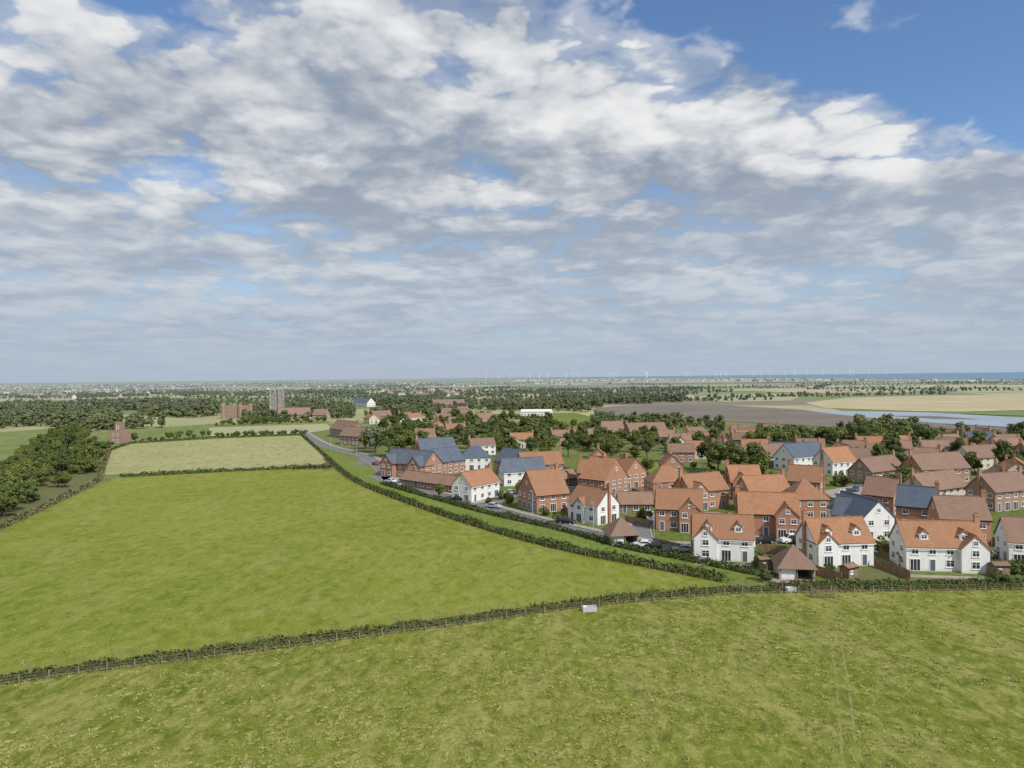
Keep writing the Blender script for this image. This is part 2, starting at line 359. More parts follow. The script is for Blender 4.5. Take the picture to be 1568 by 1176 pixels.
def house_b(L,W,E,wm,rm,ax='x',pitch=44,wings=(),dormers=0,chim=(),hip=False,seed=0):
    rng=random.Random(seed); b=B()
    top=block(b,0,L,0,W,E,pitch,ax,wm,rm,hip=hip)
    fr=[(0,L)]
    for (xa,xb,pr,wE) in wings:
        block(b,xa,xb,-pr,W/2,wE,pitch,'y',wm,rm)
        facade(b,(xa,-pr,0),(1,0,0),(0,-1,0),xb-xa,wE,rng,gable=True,top=wE+(xb-xa)/2)
        fr=[(a,min(bb,xa)) for a,bb in fr if min(bb,xa)-a>1.5]+[(max(a,xb),bb) for a,bb in fr if bb-max(a,xb)>1.5]
    for i,(a,bb) in enumerate(fr): facade(b,(a,0,0),(1,0,0),(0,-1,0),bb-a,E,rng,door=(i==0),gable=ax=='y' and not hip,top=top)
    facade(b,(L,W,0),(-1,0,0),(0,1,0),L,E,rng)
    facade(b,(0,W,0),(0,-1,0),(-1,0,0),W,E,rng,gable=ax=='x' and not hip,top=top)
    facade(b,(L,0,0),(0,1,0),(1,0,0),W,E,rng,gable=ax=='x' and not hip,top=top)
    tp=math.tan(rad(pitch))
    for i in range(dormers):
        cx=L*(i+.5)/dormers; y0=.9; dE=E+y0*tp+1.15
        block(b,cx-.75,cx+.75,y0,min(W/2,y0+2.4),dE,42,'y',wm,rm,z0=E+.2,oh=.15)
        window(b,(cx,y0,dE-.5),(1,0,0),(0,-1,0),.95,.8,2)
    for c in chim:
        if ax=='x':
            x={'l':-.1,'r':L+.1,'m':L/2}[c]; stack(b,x,W/2+.05,0 if c!='m' else top-1,top+1.1,m_br if wm!=m_br2 else m_br2)
        else:
            y={'l':.7,'r':W-.7,'m':W/2}[c]; stack(b,L/2+.02,y,top-1,top+1.1)
    return b
def frame(x1,y1,x2,y2):
    a=G(x1,y1); c=G(x2,y2); d=(c[0]-a[0],c[1]-a[1]); return a,math.hypot(*d),math.atan2(d[1],d[0])
HOUSES=[]
def H_(name,x1,y1,x2,y2,W,E,wm,rm,**k):
    a,L,rz=frame(x1,y1,x2,y2)
    wings=[((xa if xa>=0 else L+xa),(xb if xb>0 else L+xb),pr,e) for xa,xb,pr,e in k.pop('wings',())]
    b=house_b(L,W,E,wm,rm,wings=wings,seed=int(x1*7+y1),**k)
    place(name,b.meshes(),a,rz)
    HOUSES.append((a[0]+math.cos(rz)*L/2-math.sin(rz)*W/2,a[1]+math.sin(rz)*L/2+math.cos(rz)*W/2,max(L,W)*.62))
H_("white_house",1062,857,1155,862,7.6,4.4,m_wh,m_or,chim='l',dormers=2,wings=[(.15,4.3,.5,4.35)])
H_("white_house",1250,869,1338,866,7.6,4.4,m_wh,m_or,chim='l',dormers=2,wings=[(.2,3.9,.5,4.35)])
H_("white_house",1388,874,1512,877,7.6,4.4,m_wh,m_or,chim='r',dormers=2,wings=[(-4.6,-.05,1.0,4.35)])
H_("white_house",1545,866,1640,872,7.6,4.4,m_wh,m_or2,chim='r',dormers=1)
H_("white_house",870,795,915,805,7.3,4.5,m_wh,m_or,chim='r',wings=[(3,6,.6,4.45)])
H_("brick_house",793,775,822,786,9.5,4.6,m_br,m_or,ax='y',chim='r')
H_("white_house",722,770,765,760,7.2,4.6,m_wh,m_or,chim='r')
H_("brick_house",1005,812,1076,815,8,5.0,m_br,m_or,chim='l',wings=[(-5,-.3,1.4,4.95)])
H_("brick_house",1132,820,1225,824,8,5.0,m_br,m_or,chim='l',wings=[(-5,-.3,2.2,4.95)])
H_("white_house",1322,830,1370,828,13,5.0,m_wh,m_sl,ax='y')
H_("brick_house",1275,818,1322,824,7,4.4,m_br,m_sl)
H_("brick_house",1372,808,1432,814,8,5.2,m_br,m_sl,chim='r')
H_("brick_house",1440,832,1518,835,8,5.2,m_br,m_or2,chim='r')
H_("brick_house",1320,786,1368,792,8,5,m_br,m_or2,chim='r')
H_("brick_house",1000,765,1055,763,8,5,m_br,m_or,hip=True,chim='')
H_("brick_house",1058,783,1116,777,8,5,m_br,m_or,wings=[(.3,5,.8,4.9)],chim='l')
H_("brick_house",1015,735,1046,735,10,5,m_br,m_or,ax='y',chim='m')
H_("brick_house",1120,765,1168,765,8.5,5,m_br,m_or,chim='l',wings=[(.3,5.4,.8,4.9)])
H_("brick_house",1150,787,1213,783,8,5,m_br,m_or,chim='r')
H_("brick_house",1212,797,1270,797,8.5,5.2,m_br,m_or,hip=True,chim='')
H_("brick_house",1205,762,1256,766,8,5,m_br,m_or,chim='lr')
H_("brick_house",588,728,650,735,9,5.0,m_br,m_sl,chim='',wings=[(.3,6.5,2,4.9),(-6.5,-.3,2,4.9)])
H_("brick_house",655,732,712,724,9,5.0,m_br,m_sl,chim='',wings=[(.3,6,1.5,4.9)])
H_("brick_house",645,709,700,705,9,5.2,m_br,m_sl,chim='l')
H_("white_house",705,721,751,720,8,5,m_wh,m_sl,hip=True,chim='')
H_("brick_house",757,726,791,732,9,5,m_br,m_sl,chim='')
H_("white_house",772,745,836,742,8,4.6,m_wh,m_sl,chim='')
H_("brick_house",800,735,863,732,8,5,m_br,m_or,chim='r')
H_("brick_house",884,748,924,750,7.5,5,m_br,m_or,chim='l')
H_("brick_house",926,762,962,754,9,5,m_br,m_or,ax='y',chim='m')
H_("brick_house",958,750,990,746,9,5,m_br,m_or,ax='y',chim='m')
H_("brick_house",900,727,934,727,8,5.2,m_br,m_or,ax='y',chim='m')
H_("garage_block",612,744,695,756,6,2.4,m_br,m_or2,pitch=38)
H_("garage_block",838,748,885,742,6,2.4,m_timber,m_or2,pitch=38)
H_("garage_block",948,786,1000,786,6,2.4,m_timber,m_or2,pitch=40)
H_("garage_block",1278,800,1312,808,6,2.4,m_br,m_or2,pitch=38)
def lodge(x1,y1,x2,y2,D):
    a,L,rz=frame(x1,y1,x2,y2); b=B()
    b.box("walls",m_cr,0,L,D-.15,D,0,2.4); b.box("walls",m_cr,0,.15,0,D-.152,0,2.4); b.box("walls",m_cr,L-.15,L,0,D-.152,0,2.4)
    b.box("beam",m_timber,.152,L-.152,0,.2,2.15,2.38)
    for i in range(1,3): b.box("posts",m_timber,L*i/2-.1 if i==1 else L-.35,L*i/2+.1 if i==1 else L-.16,.01,.19,0,2.149)
    b.box("doors",m_wh,.3,L*.5-.15,.25,.3,.05,2.1)
    block(b,0,L,0,D,2.4,44,'x',m_cr,m_or2,hip=True,oh=.5,wall=False)
    place("cart_lodge",b.meshes(),a,rz); HOUSES.append((a[0]+L/2,a[1]+D/2,5))
lodge(1194,888,1248,890,6.2); lodge(937,836,978,834,6)
for nm,x1,y1,x2,y2,W,wm,rm,ch in [
 ("brick_house",1412,744,1486,740,9,m_br2,m_or2,'l'),("cottage",1335,744,1386,737,8,m_br2,m_or2,'r'),("white_house",1275,730,1312,727,9,m_wh,m_or,'l'),
 ("white_house",1216,722,1270,716,9,m_wh,m_sl,'r'),("cottage",1420,777,1482,768,8,m_cr,m_or2,'l'),("brick_house",1524,784,1585,778,8,m_br2,m_or2,'lr'),
 ("cottage",1488,720,1548,716,8,m_cr,m_or2,'r'),("cottage",1178,716,1212,713,8,m_br2,m_or2,'l'),("white_house",925,672,957,671,9,m_wh,m_or2,'r'),
 ("white_house",737,655,762,653,10,m_wh,m_or2,'l'),("cottage",965,673,1022,671,9,m_br2,m_or2,'l'),("brick_house",505,668,536,673,10,m_br2,m_or2,'r'),
 ("brick_house",520,681,562,684,9,m_br2,m_or2,'l'),("cottage",572,646,600,645,9,m_br2,m_or2,'l'),("cottage",425,643,474,642,12,m_br2,m_or2,'l'),
 ("white_house",540,622,562,623,12,m_wh,m_sl,'l'),("cottage",478,643,498,643,10,m_br2,m_or2,''),("cottage",664,628,712,627,14,m_br2,m_or2,'l'),("cottage",675,642,712,642,10,m_br2,m_or2,'l')]:
    H_(nm,x1,y1,x2,y2,W,5.0 if nm!='cottage' else 4.3,wm,rm,chim=ch)
a,L,rz=frame(797,637,843,637); b=B(); block(b,0,L,0,14,4,12,'x',m_wh,m_wh); facade(b,(0,0,0),(1,0,0),(0,-1,0),L,4,random.Random(2)); place("sports_hall",b.meshes(),a,rz)
rng=random.Random(11); PR=[]
for i,(wm,rm,nm) in enumerate([(m_br2,m_or2,"brick_house"),(m_wh,m_or2,"white_house"),(m_br,m_or2,"brick_house"),(m_cr,m_or,"cottage"),(m_br2,m_or,"cottage"),(m_wh,m_or2,"white_house"),(m_br2,m_sl,"cottage"),(m_wh,m_or,"cottage"),(m_br2,m_or2,"cottage"),(m_cr,m_or2,"cottage")]):
    PR.append((nm,house_b(8+rng.random()*5,7.5,4.1+rng.random()*.6,wm,rm,pitch=38,chim=rng.choice(['l','r','lr']),seed=i,wings=[(.4,4.4,1.2,4.0)] if i%3==0 else ()).meshes()))
def free(x,y,r): return all((x-a)**2+(y-b)**2>(r+c)**2 for a,b,c in HOUSES)
def fill(px,n,base,spread=.35):
    poly=GP(px); xs=[p[0] for p in poly]; ys=[p[1] for p in poly]; k=0; tr=0
    while k<n and tr<n*60:
        tr+=1; x=rng.uniform(min(xs),max(xs)); y=rng.uniform(min(ys),max(ys))
        if inpoly(x,y,poly) and free(x,y,7.5):
            nm,ms=rng.choice(PR); rz=base+rng.choice([0,math.pi/2,math.pi])+rng.uniform(-spread,spread)
            place(nm,ms,(x-5*math.cos(rz)+4*math.sin(rz),y-5*math.sin(rz)-4*math.cos(rz)),rz); HOUSES.append((x,y,7.5)); k+=1
fill([(1030,712),(1040,680),(1180,675),(1220,695),(1400,690),(1568,690),(1700,700),(1700,760),(1520,760),(1400,730),(1290,715),(1180,715)],42,-.3)
fill([(1000,672),(1180,672),(1160,690),(1040,700)],13,.2)
fill([(640,690),(640,668),(720,662),(900,672),(960,700),(800,705)],4,.4)
fill([(600,655),(720,648),(900,664),(1000,672),(900,690),(640,680)],6,.1)
fill([(560,652),(600,632),(735,632),(735,650),(600,662)],5,.5)
fill([(1400,700),(1420,680),(1700,672),(1700,698)],11,0)
# ------------------------------------------------------------------ landmarks
def tower(name,x1,y1,x2,y2,hh,mt,turrets=True,rows=3):
    a,L,rz=frame(x1,y1,x2,y2); b=B(); b.box("walls",mt,0,L,0,L,0,hh)
    k=max(3,int(L/1.6))
    for i in range(k):
        x=L*i/k
        b.box("battlements",mt,x,x+L/k*.55,0,.4,hh+.002,hh+.9); b.box("battlements",mt,x,x+L/k*.55,L-.4,L,hh+.002,hh+.9)
        if i:
            b.box("battlements",mt,0,.4,x+.41,x+L/k*.5,hh+.002,hh+.88); b.box("battlements",mt,L-.4,L,x+.41,x+L/k*.5,hh+.002,hh+.88)
    if turrets:
        for cx in(0,L):
            for cy in(0,L):
                r=L*.1+.2; th=hh*1.1; v=[]
                for z in(0,th): v+=[(cx+r*math.cos(q*math.pi/4+.39),cy+r*math.sin(q*math.pi/4+.39),z) for q in range(8)]
                f=[(q,(q+1)%8,8+(q+1)%8,8+q) for q in range(8)]; v.append((cx,cy,th+1.2)); f+=[(8+q,8+(q+1)%8,16) for q in range(8)]
                b.add("turrets",mt,v,f)
    for j in range(rows):
        for i in range(2):
            window(b,(L*(.33+.34*i),0,hh*(j+.6)/rows),(1,0,0),(0,-1,0),L*.12,hh/rows*.45,2)
            window(b,(0,L*(.33+.34*i),hh*(j+.6)/rows),(0,1,0),(-1,0,0),L*.12,hh/rows*.45,2)
    place(name,b.meshes(),a,rz)
    HOUSES.append((a[0]+L/2,a[1]+L/2,L*.8))
tower("stone_tower",414,639,427,639,22,m_stone,rows=4)
tower("brick_mansion",342,641,368,641,11,m_br2,turrets=True,rows=3)
tower("brick_folly_tower",167,681,187,681,7,m_br2,turrets=False,rows=2)
tower("brick_folly_tower",176,678,185,678,11,m_br2,turrets=False,rows=2)
def town(name,px,n,hw=(8,16),wh=.6,z=0):
    poly=GP(px); xs=[p[0] for p in poly]; ys=[p[1] for p in poly]; V=[];Fc=[];mi=[];k=0
    while k<n:
        x=rng.uniform(min(xs),max(xs)); y=rng.uniform(min(ys),max(ys))
        if not inpoly(x,y,poly): continue
        k+=1; L=rng.uniform(*hw); W=8; e=rng.uniform(4.5,6); a=rng.uniform(0,3.14); o=len(V); c,s=math.cos(a),math.sin(a)
        for px_,py_,pz in[(0,0,0),(L,0,0),(L,W,0),(0,W,0),(0,0,e),(L,0,e),(L,W,e),(0,W,e),(0,W/2,e+3.5),(L,W/2,e+3.5)]: V.append((x+px_*c-py_*s,y+px_*s+py_*c,pz))
        w=0 if rng.random()<wh else 1; r=2 if rng.random()<.7 else 3
        Fc+=[tuple(o+i for i in q) for q in[(0,1,5,4),(1,2,6,9,5),(2,3,7,6),(3,0,4,8,7),(4,5,9,8),(6,7,8,9)]]; mi+=[w,w,w,w,r,r]
    mesh_obj(name,V,Fc,[m_cr,m_br2,m_or2,m_sl],mi)
town("distant_town_houses",[(-200,592),(500,587),(800,585),(1000,583),(1000,588),(500,597),(-200,606)],380)
town("coastal_town_houses",[(780,581.5),(1130,580.5),(1600,582),(1600,585),(1130,584),(780,584)],260,(15,45),.9)
town("distant_village_houses",[(560,600),(720,598),(760,620),(600,626)],40)
town("distant_village_houses",[(60,603),(200,598),(240,606),(100,612)],40)
# ------------------------------------------------------------------ trees
def leafq(P,N,sz,rs):
    n=len(P); N=N/np.linalg.norm(N,axis=1)[:,None]
    A=np.cross(N,rs.normal(size=(n,3))); A/=np.linalg.norm(A,axis=1)[:,None]; Bv=np.cross(N,A)
    s=(sz*(.6+.8*rs.random(n)))[:,None]
    q=np.stack([P-A*s*.5-Bv*s*.35,P+A*s*.6-Bv*s*.2,P+A*s*.35+Bv*s*.55,P-A*s*.4+Bv*s*.45],1).reshape(-1,3)
    return q
def tree(name,seed,h,cr,nl,ls,mt,clumps=22,low=.22,lk=False):
    rs=np.random.RandomState(seed); C=[];Rd=[]
    cz=h*(low+(1-low)/2); ch=h*(1-low)/2
    for i in range(clumps):
        d=rs.normal(size=3); d/=np.linalg.norm(d); k=rs.random()**.45*.78
        C.append((d[0]*cr*k,d[1]*cr*k,cz+d[2]*ch*k)); Rd.append(cr*rs.uniform(.26,.46))
    C=np.array(C);Rd=np.array(Rd)
    w=Rd**2/np.sum(Rd**2); idx=rs.choice(len(C),nl,p=w)
    d=rs.normal(size=(nl,3)); d/=np.linalg.norm(d,axis=1)[:,None]
    P=C[idx]+d*(Rd[idx]*(.55+.5*rs.random(nl)))[:,None]*np.array([1,1,.85])
    keep=P[:,2]>h*low*.6; P=P[keep]; d=d[keep]; idx=idx[keep]
    cl=rs.random(len(C))
    N=d+rs.normal(size=d.shape)*.4+np.array([0,0,.3])
    q=leafq(P,N,ls,rs); V=q.tolist(); Fc=[(4*i,4*i+1,4*i+2,4*i+3) for i in range(len(P))]
    lv=(.55*cl[idx]+.45*rs.random(len(P))).tolist(); mi=[0]*len(Fc)
    def limb(a,b_,r0,r1):
        a=np.array(a);b_=np.array(b_); ax=b_-a; ax=ax/np.linalg.norm(ax); t1=np.cross(ax,[.3,.9,.1]); t1/=np.linalg.norm(t1); t2=np.cross(ax,t1); o=len(V)
        for c,r in((a,r0),(b_,r1)):
            for k in range(6): V.append((c+r*(t1*math.cos(k*1.047)+t2*math.sin(k*1.047))).tolist())
        for k in range(6): Fc.append((o+k,o+(k+1)%6,o+6+(k+1)%6,o+6+k)); lv.append(0); mi.append(1)
    limb((0,0,-.2),(.1,0,h*.3),h*.035,h*.024); limb((.1,0,h*.3),(0,.1,h*.75),h*.024,h*.008)
    for i in range(6): limb((.05,0,h*rs.uniform(.22,.5)),C[i],h*.012,h*.004)
    return mesh_obj(name,V,Fc,[mt,m_bark],mi,lk=lk,lv=lv)
P_near=[tree("oak_proto",1,10,4.6,2600,.5,lf_a),tree("ash_proto",2,12,4.0,2600,.5,lf_b,26),tree("maple_proto",3,8,3.8,2200,.45,lf_a,18),tree("willow_proto",4,9,4.4,2400,.45,lf_c,20),tree("lime_proto",5,11,4.4,2600,.5,lf_b,20),tree("shrub_proto",6,4,2.4,1100,.36,lf_b,12,low=.02)]
kinds=["oak_tree","ash_tree","maple_tree","willow_tree","lime_tree","garden_shrub"]
def T(x,y,k,s=1,rz=None):
    o=bpy.data.objects.new(kinds[k],P_near[k].data); link(o); o.location=(x,y,0); s*=rng.uniform(.9,1.1)
    o.scale=(s*rng.uniform(.9,1.15),s*rng.uniform(.9,1.15),s); o.rotation_euler=(0,0,rng.uniform(0,6.28) if rz is None else rz)
def TP(px,py,k,s=1): x,y=G(px,py); T(x,y,k,s)
def tfill(px,n,ks,smin,smax,gap=3.0):
    poly=GP(px); xs=[p[0] for p in poly]; ys=[p[1] for p in poly]; k=0; tr=0
    while k<n and tr<n*40:
        tr+=1; x=rng.uniform(min(xs),max(xs)); y=rng.uniform(min(ys),max(ys))
        if inpoly(x,y,poly) and all((x-a)**2+(y-b)**2>(c*.8+gap)**2 for a,b,c in HOUSES): T(x,y,rng.choice(ks),rng.uniform(smin,smax)); k+=1
for a in [(575,694,3,1.5),(596,700,4,1.1),(560,688,0,1.0),(620,692,0,1.2),(645,690,4,1.0),(870,700,4,1.0),(760,693,0,.9),(840,696,0,.9),(1180,745,5,1.2),(1085,720,4,1.0),(1100,725,4,1.1),(1115,722,1,1.0),(1130,728,4,1.0),(1150,727,1,.9),(1165,730,0,.9),
          (1290,745,5,1.3),(1395,760,0,.9),(1402,785,5,1.4),(1540,730,1,1.0),(1565,690,4,1.2),(1170,890,5,.6),(1168,870,5,.8),(1350,850,5,.9),(1270,876,5,.4),(1530,895,5,.6),(985,800,5,.9),(770,765,5,.8),(855,800,5,.5),(780,790,5,.4),(1110,800,5,.6),(1345,690,0,1.2),(1320,688,4,1.1),(1365,700,1,1.0),(1180,690,0,1.2),(1205,692,0,1.2),(1230,695,4,1.1),(1160,688,0,1.1),(1410,800,2,.7),(1225,745,2,.8),(1080,748,2,.8),(990,725,2,.8)]: TP(*a)
tfill([(1030,712),(1040,672),(1220,672),(1400,680),(1700,680),(1700,770),(1540,755),(1400,735),(1290,720),(1180,718)],190,[0,1,2,4,5],.4,.9,2.0)
tfill([(560,690),(600,640),(760,640),(1000,672),(1030,700),(960,712),(800,700),(640,700)],230,[0,1,2,4,4,5],.5,.95,2.5)
tfill([(590,742),(850,806),(1185,880),(1560,890),(1560,770),(1300,730),(900,712),(640,712)],80,[5,5,5,2],.3,.65,1.8)
tfill([(1470,870),(1568,860),(1700,880),(1568,895)],5,[5],.4,.8)
tfill([(-100,850),(0,798),(60,768),(145,725),(148,690),(120,664),(80,672),(30,705),(0,740),(-120,790)],190,[0,0,2,4,5],.5,.85)
protos=bpy.data.collections.new("tree_prototypes")
for i,(s,h,cr) in enumerate([(21,10,4.6),(22,12,4.6),(23,8,4.6),(24,11,5)]):
    protos.objects.link(tree("crown_%d"%i,s,h,cr,620,1.0,lf_f,14,low=.1))
tp=bpy.data.collections.new("tussock_prototypes")
for i in range(3):
    rs=np.random.RandomState(50+i); n=22; P=np.stack([rs.normal(0,.22,n),rs.normal(0,.16,n),.02+rs.random(n)*.06],1)
    q=leafq(P,rs.normal(size=(n,3))*[.5,.5,.3]+[0,-.3,1.0],.16,rs)
    q[:,2]=np.maximum(q[:,2],0)
    tp.objects.link(mesh_obj("tussock_%d"%i,q.tolist(),[(4*j,4*j+1,4*j+2,4*j+3) for j in range(n)],[lf_t],lk=False,lv=rs.random(n).tolist()))
def scatter(name,pts,coll,nvar):
    me=bpy.data.meshes.new(name); me.from_pydata([p[:3] for p in pts],[],[])
    for an,ty,vals in(('sc','FLOAT',[p[3] for p in pts]),('rt','FLOAT',[random.uniform(0,6.28) for _ in pts]),('ix','INT',[random.randrange(nvar) for _ in pts])):
        a=me.attributes.new(an,ty,'POINT'); a.data.foreach_set('value',vals)
    o=link(bpy.data.objects.new(name,me)); ng=bpy.data.node_groups.new(name,'GeometryNodeTree')
    ng.interface.new_socket('Geometry',in_out='INPUT',socket_type='NodeSocketGeometry'); ng.interface.new_socket('Geometry',in_out='OUTPUT',socket_type='NodeSocketGeometry')
    N=ng.nodes; L=ng.links; gi=N.new('NodeGroupInput'); go=N.new('NodeGroupOutput'); ip=N.new('GeometryNodeInstanceOnPoints'); ci=N.new('GeometryNodeCollectionInfo')
    ci.inputs['Collection'].default_value=coll; ci.inputs['Separate Children'].default_value=True; ci.inputs['Reset Children'].default_value=True
    def at(nm,ty):
        q=N.new('GeometryNodeInputNamedAttribute'); q.data_type=ty; q.inputs['Name'].default_value=nm; return q.outputs['Attribute']
    cx=N.new('ShaderNodeCombineXYZ'); L.new(at('rt','FLOAT'),cx.inputs[2])
    L.new(gi.outputs[0],ip.inputs['Points']); L.new(ci.outputs[0],ip.inputs['Instance']); ip.inputs['Pick Instance'].default_value=True
    L.new(at('ix','INT'),ip.inputs['Instance Index']); L.new(cx.outputs[0],ip.inputs['Rotation']); L.new(at('sc','FLOAT'),ip.inputs['Scale']); L.new(ip.outputs[0],go.inputs[0])
    o.modifiers.new('scatter','NODES').node_group=ng; return o
def wood(name,px,sp,smin=.7,smax=1.2,holes=0.0):
    poly=GP(px); xs=[p[0] for p in poly]; ys=[p[1] for p in poly]; out=[]
    x=min(xs)
    while x<max(xs):
        y=min(ys)
        while y<max(ys):
            X=x+random.uniform(-.5,.5)*sp; Y=y+random.uniform(-.5,.5)*sp
            if inpoly(X,Y,poly) and free(X,Y,2):
                nz=math.sin(X*.021+1.3)*math.sin(Y*.017+.4)+.5*math.sin(X*.05+Y*.043)
                if nz>holes-1.0: out.append((X,Y,0,random.uniform(smin,smax)))
            y+=sp
        x+=sp
    scatter(name,out,protos,4)
wood("woodland",[(-200,664),(-200,632),(0,628),(80,622),(240,618),(330,625),(335,650),(250,656),(150,660),(110,668),(75,655)],9,.7,1.25,.75)
wood("woodland",[(375,650),(375,629),(460,620),(540,626),(540,640),(500,643)],8,.5,1.0,.5)
wood("woodland",[(560,640),(560,614),(660,608),(720,614),(735,632),(640,640)],9,.6,1.1,.95)
wood("woodland",[(-200,612),(200,602),(560,601),(560,608),(240,607),(0,613)],14,.5,.9,1.3)
wood("woodland",[(735,634),(740,614),(900,608),(1050,610),(1040,618),(930,622),(900,632),(860,630)],9,.6,1.0,1.0)
wood("woodland",[(900,662),(905,640),(930,640),(1100,647),(1300,662),(1568,674),(1700,676),(1700,682),(1400,678),(1180,674),(1000,668)],9,.4,.8,.7)
wood("woodland",[(1310,670),(1315,662),(1400,666),(1400,678),(1330,676)],8,.8,1.1,0)
wood("woodland",[(640,670),(735,650),(780,652),(900,664),(960,672),(900,690),(700,690)],10,.5,.8,.7)
wood("woodland",[(600,600),(1040,595),(1150,599),(1040,606),(740,610),(600,606)],15,.5,.8,1.25)
out=[]
for i in range(300):
    D=950*math.exp(random.random()*1.9); X=random.uniform(-.85,.85)*D; a=random.gauss(0,.3) if random.random()<.72 else random.uniform(-1.5,1.5); L=random.uniform(80,480)*(.6+D/4000)
    if X>.15*D and D<1500 and random.random()<.75: continue
    if X>.0*D and D>3100: continue
    s=0; hs=random.choice([.3,.4,.65])
    while s<L:
        out.append((X+math.cos(a)*s+random.gauss(0,2),D+math.sin(a)*s+random.gauss(0,2),-.4,hs*random.uniform(.6,1.3))); s+=random.uniform(4,14)
scatter("hedgerow_trees",out,protos,4)
out=[]
for i in range(70):
    D=random.uniform(2400,8000); X=random.uniform(-.85,.12)*D
    for j in range(random.randint(4,14)): out.append((X+random.gauss(0,D*.012),D+random.gauss(0,20),0,random.uniform(.45,.85)))
scatter("distant_copses",out,protos,4)
for (x0,y0,x1,y1,n,ks,s) in [(195,678,330,668,14,[5,2],.7),(330,652,500,646,26,[5,2,0],.6),(340,668,465,664,20,[5],.7),(150,690,168,684,4,[5],1)]:
    for i in range(n):
        u=i/(n-1); TP(x0+(x1-x0)*u+rng.uniform(-3,3),y0+(y1-y0)*u,rng.choice(ks),s*rng.uniform(.7,1.2))
out=[]
while len(out)<15000:
    D=45+random.random()**1.3*170; X=random.uniform(-.85,.85)*D
    nz=math.sin(X*.19+D*.11)*math.sin(D*.23-X*.05)+.6*math.sin(X*.061-D*.09+2)
    if random.random()>.38+.3*nz: continue
    if inpoly(X,D,FG): out.append((X,D,.02,random.uniform(.25,.9)))
    elif random.random()<.3 and inpoly(X,D,mid): out.append((X,D,.03,random.uniform(.25,.6)))
scatter("grass_tussocks",out,tp,3)
# ------------------------------------------------------------------ hedges & fences
def hedge(name,pts,w,h,dens,ls,mt,gap=.0,seed=3,var=.35):
    rs=np.random.RandomState(seed); P=[];N=[]
    for (c,d) in resample(pts,.5):
        nx=np.array([-d[1],d[0]]); hh=h*(1+var*(math.sin(c[0]*.9+c[1]*.4)*.5+math.sin(c[0]*.23-c[1]*.31)*.5+rs.normal()*.25))
        if rs.random()<gap: hh*=.35
        k=max(2,int(dens*.5))
        for j in range(k):
            a=rs.random()*math.pi; r=.7+.35*rs.random(); o=math.cos(a)*w/2*r; z=math.sin(a)**.6*hh*r*rs.uniform(.55,1)
            q=c+nx*o+d*rs.uniform(-.35,.35); P.append((q[0],q[1],max(.08,z))); N.append((nx[0]*math.cos(a),nx[1]*math.cos(a),math.sin(a)+.1))
    P=np.array(P);N=np.array(N)+rs.normal(size=(len(P),3))*.45
    q=leafq(P,N,ls,rs)
    return mesh_obj(name,q.tolist(),[(4*i,4*i+1,4*i+2,4*i+3) for i in range(len(P))],[mt],lv=rs.random(len(P)).tolist())
HS=smooth(HL,4)
def offs(pts,o):
    out=[];n=len(pts)
    for i,p in enumerate(pts):
        a=np.array(pts[max(0,i-1)]);b=np.array(pts[min(n-1,i+1)]);d=(b-a)/np.linalg.norm(b-a); out.append((p[0]-d[1]*o,p[1]+d[0]*o))
    return out
hedge("field_hedge",HS,1.3,1.15,56,.26,lf_h,gap=.12)
hedge("dry_grass_margin",offs(HS,1.2),.8,.4,18,.22,lf_dry,seed=5); hedge("dry_grass_margin",offs(HS,-1.2),.7,.35,16,.22,lf_dry,seed=6)
hedge("estate_hedge",EH,2.0,1.7,54,.38,lf_h,seed=8)
hedge("roadside_hedge",smooth(GP([(585,741),(640,757),(740,785),(850,810),(950,838),(1050,858),(1185,886)]),4),1.7,1.5,44,.36,lf_h,seed=9)
hedge("field_hedge",GP([(185,731),(350,722),(513,715)]),1.9,1.5,26,.5,lf_h,seed=10)
hedge("field_hedge",GP([(168,690),(200,679),(330,671),(462,666),(515,714)]),1.6,1.2,14,.6,lf_h,seed=11)
hedge("field_hedge",GP([(-120,860),(0,810),(60,782),(150,737),(168,690)]),1.8,1.5,24,.5,lf_dry,seed=12)
hedge("garden_hedge",GP([(1180,897),(1400,896),(1568,893),(1700,892)]),1.1,1.1,44,.3,lf_h,seed=13)
def fence(name,pts,st=3.0,h=1.15,rails=(.4,.75,1.08),mt=None,solid=False):
    b=B(); mt=mt or m_timber; prev=None
    for c,d in resample(pts,st):
        V=[];n=np.array([-d[1],d[0]]); pw=.06
        for z in(0,h):
            for sx,sy in((-1,-1),(1,-1),(1,1),(-1,1)):
                q=c+d*pw*sx+n*pw*sy; V.append((q[0],q[1],z))
        fc=[(4,5,6,7),(0,1,5,4),(1,2,6,5),(2,3,7,6),(3,0,4,7)]
        b.add("posts",mt,V,fc)
        if prev is not None:
            rs_=[(0.05,h-.08,.02)] if solid else [(r-.01,r+.01,.008) for r in rails]
            for z0,z1,t_ in rs_:
                V=[]
                for z in(z0,z1):
                    for q,s in((prev,-1),(c,-1),(c,1),(prev,1)): V.append((q[0]+n[0]*t_*s,q[1]+n[1]*t_*s,z))
                b.add("rails",mt,V,fc+[(3,2,1,0)])
        prev=c
    return place(name,b.meshes(),(0,0),0)
fence("post_and_wire_fence",offs(HS,1.8),3.0); fence("post_and_wire_fence",offs(HS,-1.8),3.0)
fence("post_and_wire_fence",offs(EH,-1.6),3.5)
fence("post_and_wire_fence",GP([(0,815),(60,786),(150,741)]),3.5)
